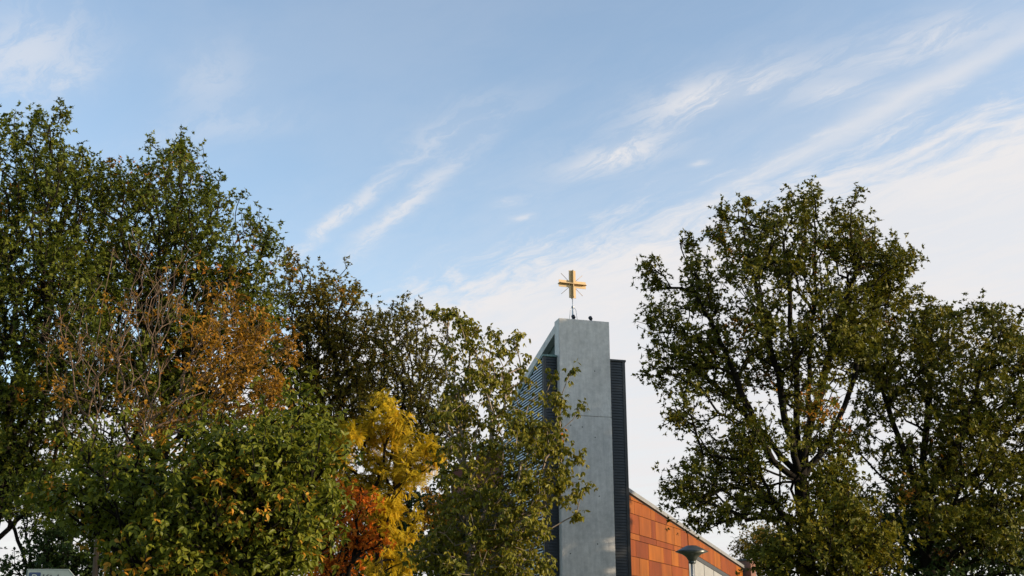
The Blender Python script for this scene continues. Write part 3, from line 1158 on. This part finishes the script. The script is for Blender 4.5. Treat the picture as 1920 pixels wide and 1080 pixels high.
        f = (tf[None] + (np.arange(m) * len(tv))[:, None, None]).reshape(-1, 3)
        me = mesh_from('crown', v.reshape(-1, 3), f, np.repeat(tint, len(tv)))
        link('crown', me, M[mat], root, kind='stuff')
        NTRI[0] += len(f)
    return root


# --- left: two big oaks behind
tree('oak_tree', 'tallest dark green oak at the far left edge', 'tree', 31.0, (20, 820),
     [(65, 215, 14, 26), (105, 250, 22, 32), (15, 250, 42, 45), (60, 320, 95, 70), (130, 330, 60, 50), (0, 400, 130, 90), (120, 420, 100, 80), (190, 330, 40, 40),
      (60, 520, 150, 90), (-60, 540, 130, 160), (150, 590, 90, 100), (50, 670, 150, 100), (-40, 800, 120, 120), (110, 760, 110, 80, .9), (160, 860, 80, 60, .8), (20, 900, 80, 60, .8), (80, 930, 70, 40, .8)],
     3300, 'oak', size=0.135, ros=4, per=6, csize=6, sprigs=14, seed=11, base_dx=-0.4, hole=0.22, patch=0.012)
tree('oak_tree', 'broad green oak with pointed top behind the bare branched tree', 'tree', 33.5, (300, 860),
     [(334, 268, 12, 26), (330, 320, 55, 45), (268, 340, 50, 40), (225, 380, 60, 50), (355, 370, 60, 55), (396, 372, 16, 24), (290, 430, 120, 70), (385, 425, 44, 45),
      (485, 440, 26, 34), (506, 455, 16, 36), (465, 505, 50, 46), (360, 510, 130, 70), (230, 520, 100, 80), (480, 560, 50, 70), (400, 610, 110, 70), (280, 640, 140, 90),
      (200, 720, 110, 80, .8), (350, 740, 150, 80, .9), (200, 850, 90, 60, .7), (480, 680, 60, 80)],
     3300, 'oak', size=0.138, ros=4, per=6, csize=6, sprigs=7, seed=12, hole=0.25, patch=0.05, tint_var=0.85)
# --- olive oaks left of the tower
tree('oak_tree', 'olive brown oak between the big left oaks and the yellow tree', 'tree', 36.0, (620, 850),
     [(547, 510, 16, 26), (560, 560, 42, 40), (600, 545, 26, 18), (625, 540, 28, 26), (662, 560, 18, 28), (610, 600, 62, 45), (555, 640, 45, 70), (640, 650, 55, 70),
      (590, 720, 70, 60), (660, 740, 50, 60), (610, 800, 70, 40), (530, 720, 40, 60)],
     1450, 'oak_brown', size=0.135, ros=3, per=6, csize=5, sprigs=12, seed=13, hole=0.25, tint_var=0.8)
tree('oak_tree', 'lower open oak against the white sky left of the cherry tree', 'tree', 38.0, (745, 860),
     [(705, 600, 34, 22), (745, 595, 26, 22), (790, 592, 26, 14), (720, 640, 60, 35), (790, 640, 42, 34), (830, 640, 14, 8), (700, 690, 50, 40), (770, 700, 65, 40),
      (825, 690, 26, 24), (745, 760, 85, 45), (680, 760, 45, 50), (820, 770, 40, 40), (660, 820, 50, 40), (860, 800, 45, 45), (780, 830, 60, 40)],
     1500, 'oak_brown', size=0.125, ros=3, per=6, csize=5, sprigs=12, seed=14, hole=0.12, tint_base=-0.08, tint_var=0.75)
# --- dark mass low behind the yellow tree
tree('evergreen_shrub', 'dark evergreen shrub behind the yellow and orange trees', 'shrub', 34.0, (730, 1110),
     [(640, 930, 60, 50), (700, 960, 80, 60), (780, 960, 70, 60), (640, 1040, 70, 60), (740, 1050, 90, 60), (850, 1030, 80, 60), (880, 960, 40, 40, .5)],
     1000, 'shrub', leaf='small', size=0.13, ros=3, per=8, seed=15, hole=0.5)
tree('dark_tree', 'dark small leaved tree behind the parking sign', 'tree', 32.0, (120, 1120),
     [(110, 1030, 60, 45), (150, 1060, 60, 40), (60, 1050, 26, 30, .7), (30, 880, 60, 60, .7), (20, 960, 30, 14, .5), (200, 1010, 60, 50), (10, 1070, 20, 20), (260, 1050, 60, 40), (90, 1000, 50, 22), (130, 975, 60, 26)],
     850, 'shrub', leaf='small', size=0.12, ros=3, per=6, seed=16, hole=0.3)
# --- bare branched tree with rust leaves
tree('bare_branched_tree', 'half bare tree with pale twigs and rust brown leaves', 'tree', 26.5, (195, 900),
     [(215, 475, 14, 20, 1.4, 0), (245, 450, 16, 20, 1.2, 0), (190, 540, 12, 22, 1.2, 0), (120, 600, 30, 34, 1.2, .05), (150, 570, 22, 24, 1.2, 0), (280, 520, 40, 50, .9, .05),
      (95, 640, 30, 40, 1, .1), (160, 660, 60, 60, .7, .08), (240, 620, 60, 80, .7, .08), (330, 560, 40, 60, .9, .15), (360, 490, 22, 30, .9, .1), (420, 530, 26, 30, .8, .35),
      (430, 580, 60, 30, .7, .6), (500, 615, 36, 26, .9, .9), (470, 655, 60, 34, 1.1, 1), (540, 660, 14, 36, 1.2, 1), (400, 640, 56, 40, .7, .7), (440, 720, 70, 36, 1, .9), (520, 735, 34, 44, 1.2, 1),
      (345, 690, 50, 50, .6, .45), (400, 780, 90, 26, .9, .8), (500, 790, 70, 24, 1, .9), (260, 740, 70, 60, .6, .2), (130, 760, 60, 60, .6, .15), (300, 790, 60, 30, .8, .5)],
     1000, 'rust', bark='bark_pale', leaf='oval', size=0.115, ros=4, per=5, seed=17, csize=4, bf=0.62, r_tip=0.0044, hole=0.1, up=0.08, sigma=0.26, droop=0.5, expo=2.6, trunk_min=0.05, tint_var=1.1)
# --- green tree in front
tree('green_leafed_tree', 'leafy green tree lit on its right side in front at lower left', 'tree', 17.5, (370, 1020),
     [(425, 800, 30, 16, .5), (490, 790, 24, 16, .5), (560, 765, 16, 22, .8), (590, 790, 20, 24, .8), (530, 820, 50, 26, .7), (380, 830, 50, 22, .6), (450, 840, 60, 26, .7), (290, 845, 40, 16, .5), (470, 880, 90, 50), (580, 870, 38, 60), (350, 900, 80, 46), (240, 890, 60, 36, .8),
      (150, 915, 60, 26, .7), (90, 930, 34, 30, .5), (550, 950, 60, 60), (440, 960, 100, 46), (300, 970, 80, 46, .9), (190, 980, 60, 34, .7), (555, 1030, 24, 30), (490, 1040, 90, 40),
      (360, 1050, 90, 40), (240, 1060, 60, 30, .7), (170, 860, 50, 20, .4), (610, 900, 16, 30), (600, 950, 16, 30)],
     2900, 'beech', leaf='oval', size=0.105, ros=3, per=5, seed=18, csize=6, sprigs=12, droop=0.7, hole=0.12, sigma=0.20, patch=0.09, loose=290, tint_var=0.76, depth=0.6)
# --- yellow and orange small trees
tree('yellow_locust_tree', 'golden yellow feathery tree left of the cherry tree', 'tree', 27.5, (712, 1000),
     [(725, 765, 30, 22), (690, 785, 26, 20), (745, 800, 30, 24), (650, 805, 22, 12, 2), (720, 825, 46, 24), (780, 845, 36, 22), (815, 855, 28, 12, 2), (640, 850, 30, 16, 2), (700, 880, 34, 26),
      (750, 890, 40, 26), (790, 885, 26, 20), (690, 925, 40, 22), (735, 945, 42, 26), (720, 985, 34, 22), (745, 1000, 36, 20), (770, 1050, 40, 16), (710, 1060, 44, 16), (800, 960, 26, 14, .7), (650, 895, 24, 20), (628, 840, 20, 12, 1.6), (668, 815, 24, 14), (836, 850, 14, 7, 2)],
     430, 'locust', leaf='frond', size=0.25, csize=6, ros=3, per=4, seed=19, droop=0.55, hole=0.05, sigma=0.11, spread=0.08, depth=0.40, patch=0.0, tint_var=1.1)
tree('red_maple_shrub', 'fiery orange red shrub below the yellow tree', 'shrub', 25.5, (650, 1090),
     [(650, 930, 40, 20), (675, 955, 30, 20), (625, 955, 24, 16), (640, 1000, 52, 18), (680, 1015, 34, 16), (600, 1015, 22, 16), (620, 1055, 40, 16), (590, 1065, 30, 12, 1.6), (710, 1020, 16, 12), (595, 1030, 16, 12, 1.5)],
     420, 'maple', leaf='oak', size=0.105, ros=3, per=5, seed=20, csize=5, droop=0.3, hole=0.3, tint_base=0.2, sigma=0.16, depth=0.5)
tree('orange_maple_sapling', 'small orange leaved sapling between yellow tree and cherry tree', 'shrub', 26.0, (832, 1060),
     [(820, 945, 30, 14), (850, 940, 20, 12), (840, 965, 16, 20), (815, 975, 18, 14), (800, 920, 10, 8)],
     90, 'rust', leaf='oak', size=0.11, ros=2, per=4, seed=21, droop=0.3, hole=0.6, sigma=0.16, depth=0.5, tint_base=0.25)


# --- cherry tree before the tower
def near_tower(px, py):
    return np.where((px > 1015), 4.0, 1.0)


tree('cherry_tree', 'slender cherry tree with drooping leaves reaching across the tower', 'tree', 24.0, (884, 960),
     [(815, 583, 10, 3, 9), (840, 587, 14, 4, 7), (862, 602, 10, 6, 5), (876, 622, 12, 12, 2.5), (893, 616, 10, 12, 1.6), (884, 650, 24, 18, 1.3), (832, 645, 12, 8, 1.5), (836, 668, 14, 10, 1.4),
      (866, 690, 24, 18), (908, 690, 26, 22), (920, 620, 10, 7, 1.6), (945, 635, 24, 10, 1.3), (976, 625, 10, 5, 1.8), (940, 660, 26, 12), (975, 652, 12, 5, 1.0), (955, 695, 26, 12),
      (992, 668, 12, 4, 1.0), (860, 720, 40, 24), (930, 725, 50, 26), (990, 712, 20, 8, .6), (1040, 698, 20, 6, 1.3), (1078, 695, 14, 4, 2), (960, 755, 40, 18, .8), (1025, 745, 30, 8, 1.1),
      (1062, 752, 22, 8, 1.7), (1090, 758, 9, 6, 2), (880, 780, 60, 30), (950, 800, 70, 30), (1020, 795, 34, 16), (1048, 815, 20, 12, 1.3), (1000, 840, 50, 22), (1050, 850, 24, 10, 1.4),
      (1082, 856, 14, 7, 1.9), (1055, 882, 24, 9, 1.4), (920, 850, 60, 30), (1030, 895, 26, 12), (1085, 915, 20, 7, 1.8), (1050, 905, 20, 8, 1.5), (980, 890, 60, 26), (1065, 935, 20, 8, 1.5),
      (1084, 968, 9, 8, 2), (900, 920, 80, 34), (1000, 940, 46, 24), (960, 970, 70, 30), (1000, 1000, 34, 20), (880, 1000, 80, 34), (980, 1040, 50, 34), (880, 1060, 90, 30), (1020, 1055, 20, 14, 1.2),
      (800, 1040, 50, 36), (950, 1075, 80, 20), (842, 770, 26, 18, .8), (850, 830, 36, 24, .8), (838, 890, 40, 26), (850, 950, 50, 30)],
     1650, 'cherry', bark='bark_cherry', leaf='oval', size=0.108, ros=3, per=5, seed=22, csize=5, droop=1.3, hole=0.15, sigma=0.11, spread=0.10, depth=0.45, patch=0.03, loose=near_tower,
     bf=0.45, r_tip=0.0045, up=0.12, expo=2.2)

# --- right: the big oak, its neighbour and the undergrowth
tree('oak_tree', 'large open crowned oak standing right of the church tower', 'tree', 31.0, (1503, 905),
     [(1524, 368, 16, 12, 1.5), (1402, 384, 10, 12, 1.5), (1348, 400, 12, 16, 1.5), (1520, 410, 50, 34), (1455, 425, 40, 32), (1395, 425, 46, 36), (1600, 430, 40, 36), (1350, 440, 26, 28),
      (1560, 460, 70, 44), (1480, 490, 80, 50), (1400, 500, 56, 44), (1640, 480, 44, 30, 1.5), (1690, 500, 34, 26, 1.9), (1670, 540, 50, 26, 1.6), (1620, 600, 50, 40), (1285, 462, 20, 16), (1300, 495, 32, 22),
      (1215, 505, 18, 14), (1240, 530, 30, 20), (1290, 560, 44, 28), (1350, 560, 50, 34), (1580, 560, 70, 50), (1440, 590, 80, 50), (1230, 590, 38, 34), (1290, 640, 60, 34), (1530, 640, 70, 50),
      (1360, 650, 60, 36), (1240, 670, 36, 26), (1200, 705, 14, 8, 1.4), (1225, 712, 16, 10), (1290, 710, 56, 32), (1370, 730, 56, 36), (1600, 640, 46, 50), (1460, 690, 60, 50), (1300, 780, 46, 26),
      (1400, 800, 60, 36), (1340, 850, 56, 30), (1290, 890, 40, 32), (1360, 900, 60, 34), (1420, 870, 50, 34), (1310, 940, 44, 28), (1252, 920, 9, 10), (1252, 948, 9, 8), (1390, 950, 56, 28), (1310, 990, 26, 16),
      (1440, 945, 40, 26), (1350, 970, 36, 18), (1550, 740, 60, 50, .7), (1480, 790, 40, 60, .6), (1560, 830, 50, 50, .7)],
     2900, 'oak_dark', size=0.133, ros=4, per=6, csize=8, sprigs=10, seed=23, hole=0.12, patch=0.035, sigma=0.24, tint_var=0.9, bf=0.52, r_tip=0.0075, expo=2.35, depth=0.6, up=0.04,
     limbs=([(1503, 905, 0), (1488, 854, -.2), (1473, 792, -.4), (1457, 700, -.7), (1430, 590, -.9), (1405, 500, -1), (1395, 430, -1)],
            [(1503, 905, 0), (1515, 816, .2), (1516, 700, .3), (1528, 560, .4), (1530, 430, .3), (1526, 385, .3)],
            [(1503, 905, 0), (1496, 800, .6), (1492, 700, 1.0), (1480, 580, 1.3), (1470, 450, 1.4)],
            [(1503, 905, 0), (1450, 862, -.3), (1419, 808, -.6), (1380, 700, -.9), (1330, 600, -.8), (1290, 520, -.6)],
            [(1503, 905, 0), (1420, 800, .5), (1340, 720, .9), (1270, 660, 1.0)],
            [(1503, 905, 0), (1450, 890, -.5), (1390, 865, -.9), (1320, 850, -1.1)],
            [(1503, 905, 0), (1440, 910, .5), (1360, 920, .8), (1300, 940, .8)],
            [(1515, 816, .2), (1545, 700, -.4), (1580, 580, -.9), (1620, 480, -1.0)],
            [(1503, 905, 0), (1550, 835, .3), (1585, 760, .7), (1625, 620, 1.1), (1670, 530, 1.2)]))
tree('oak_tree', 'lower dense oak at the right edge beside the large oak', 'tree', 34.0, (1730, 960),
     [(1690, 578, 26, 16, 2), (1740, 592, 34, 20, 1.4), (1790, 588, 30, 20), (1832, 582, 16, 14), (1680, 620, 50, 36), (1760, 630, 70, 40), (1850, 610, 40, 34), (1905, 640, 40, 34), (1960, 660, 60, 50),
      (1645, 670, 56, 60, 1.4), (1730, 700, 80, 50), (1830, 690, 80, 50), (1930, 730, 80, 60), (1650, 760, 54, 44), (1750, 780, 80, 50), (1860, 790, 90, 56), (1980, 830, 70, 70), (1640, 840, 50, 40, .8),
      (1720, 860, 70, 46), (1820, 880, 90, 50), (1930, 900, 80, 60), (1780, 960, 90, 44), (1890, 980, 80, 50), (1690, 940, 50, 40, .7)],
     2800, 'oak_dark', size=0.145, ros=4, per=6, csize=8, sprigs=8, seed=24, hole=0.28, patch=0.025, tint_base=0.06, bf=0.52,
     limbs=([(1730, 960, 0), (1700, 860, -.3), (1660, 760, -.6), (1640, 680, -.7)], [(1730, 960, 0), (1735, 840, .2), (1745, 700, .4), (1750, 600, .5)],
            [(1730, 960, 0), (1780, 860, -.4), (1830, 740, -.7), (1850, 640, -.8)], [(1730, 960, 0), (1820, 900, .6), (1900, 800, 1.0), (1960, 700, 1.2)],
            [(1730, 960, 0), (1650, 890, -.6), (1600, 840, -.8)]))
tree('ivy_shrub', 'green leafy shrub at the foot of the large oak', 'shrub', 29.0, (1560, 1120),
     [(1560, 900, 40, 40), (1540, 960, 46, 40), (1590, 970, 50, 50), (1500, 1010, 50, 40), (1560, 1040, 70, 44), (1640, 1030, 50, 50), (1440, 1030, 34, 30), (1460, 1065, 50, 24)],
     950, 'oak_dark', leaf='small', size=0.13, ros=3, per=7, seed=25, hole=0.4, tint_base=0.12, patch=0.01)
tree('dark_hedge_tree', 'dark undergrowth tree in the lower right corner', 'tree', 36.5, (1780, 1140),
     [(1690, 1000, 60, 50), (1780, 1030, 80, 50), (1880, 1040, 80, 50), (1960, 1020, 60, 60), (1720, 1060, 80, 40), (1640, 980, 50, 60), (1610, 1060, 60, 40), (1850, 960, 70, 50), (1740, 930, 60, 50)],
     1300, 'shrub', leaf='small', size=0.14, ros=3, per=7, seed=26, hole=0.5, patch=0.04)
tree('yellowing_tree', 'thin yellowing tree far behind the brick chimney', 'tree', 74.0, (1425, 1090),
     [(1410, 1005, 26, 14), (1440, 1010, 26, 18), (1400, 1030, 30, 14), (1450, 1035, 30, 20), (1380, 1005, 14, 14, .6, .1), (1425, 1050, 40, 14), (1475, 1020, 24, 24)],
     520, 'oak_brown', size=0.2, ros=3, per=5, seed=27, hole=0.4, sigma=0.5, spread=0.3, tint_base=0.1)
tree('tall_tree', 'tall tree standing beyond the right edge of the view', 'tree', 42.0, (2135, 900),
     [(2135, 338, 84, 34, 1.6), (2110, 420, 80, 50, 1.4), (2170, 430, 80, 50), (2135, 520, 110, 60), (2130, 620, 110, 60), (2140, 720, 100, 50), (2140, 820, 100, 50), (2140, 900, 100, 40)],
     3600, 'oak_dark', size=0.34, ros=3, per=5, seed=28, hole=0.9, depth=1.0)
print('tree triangles', NTRI[0])
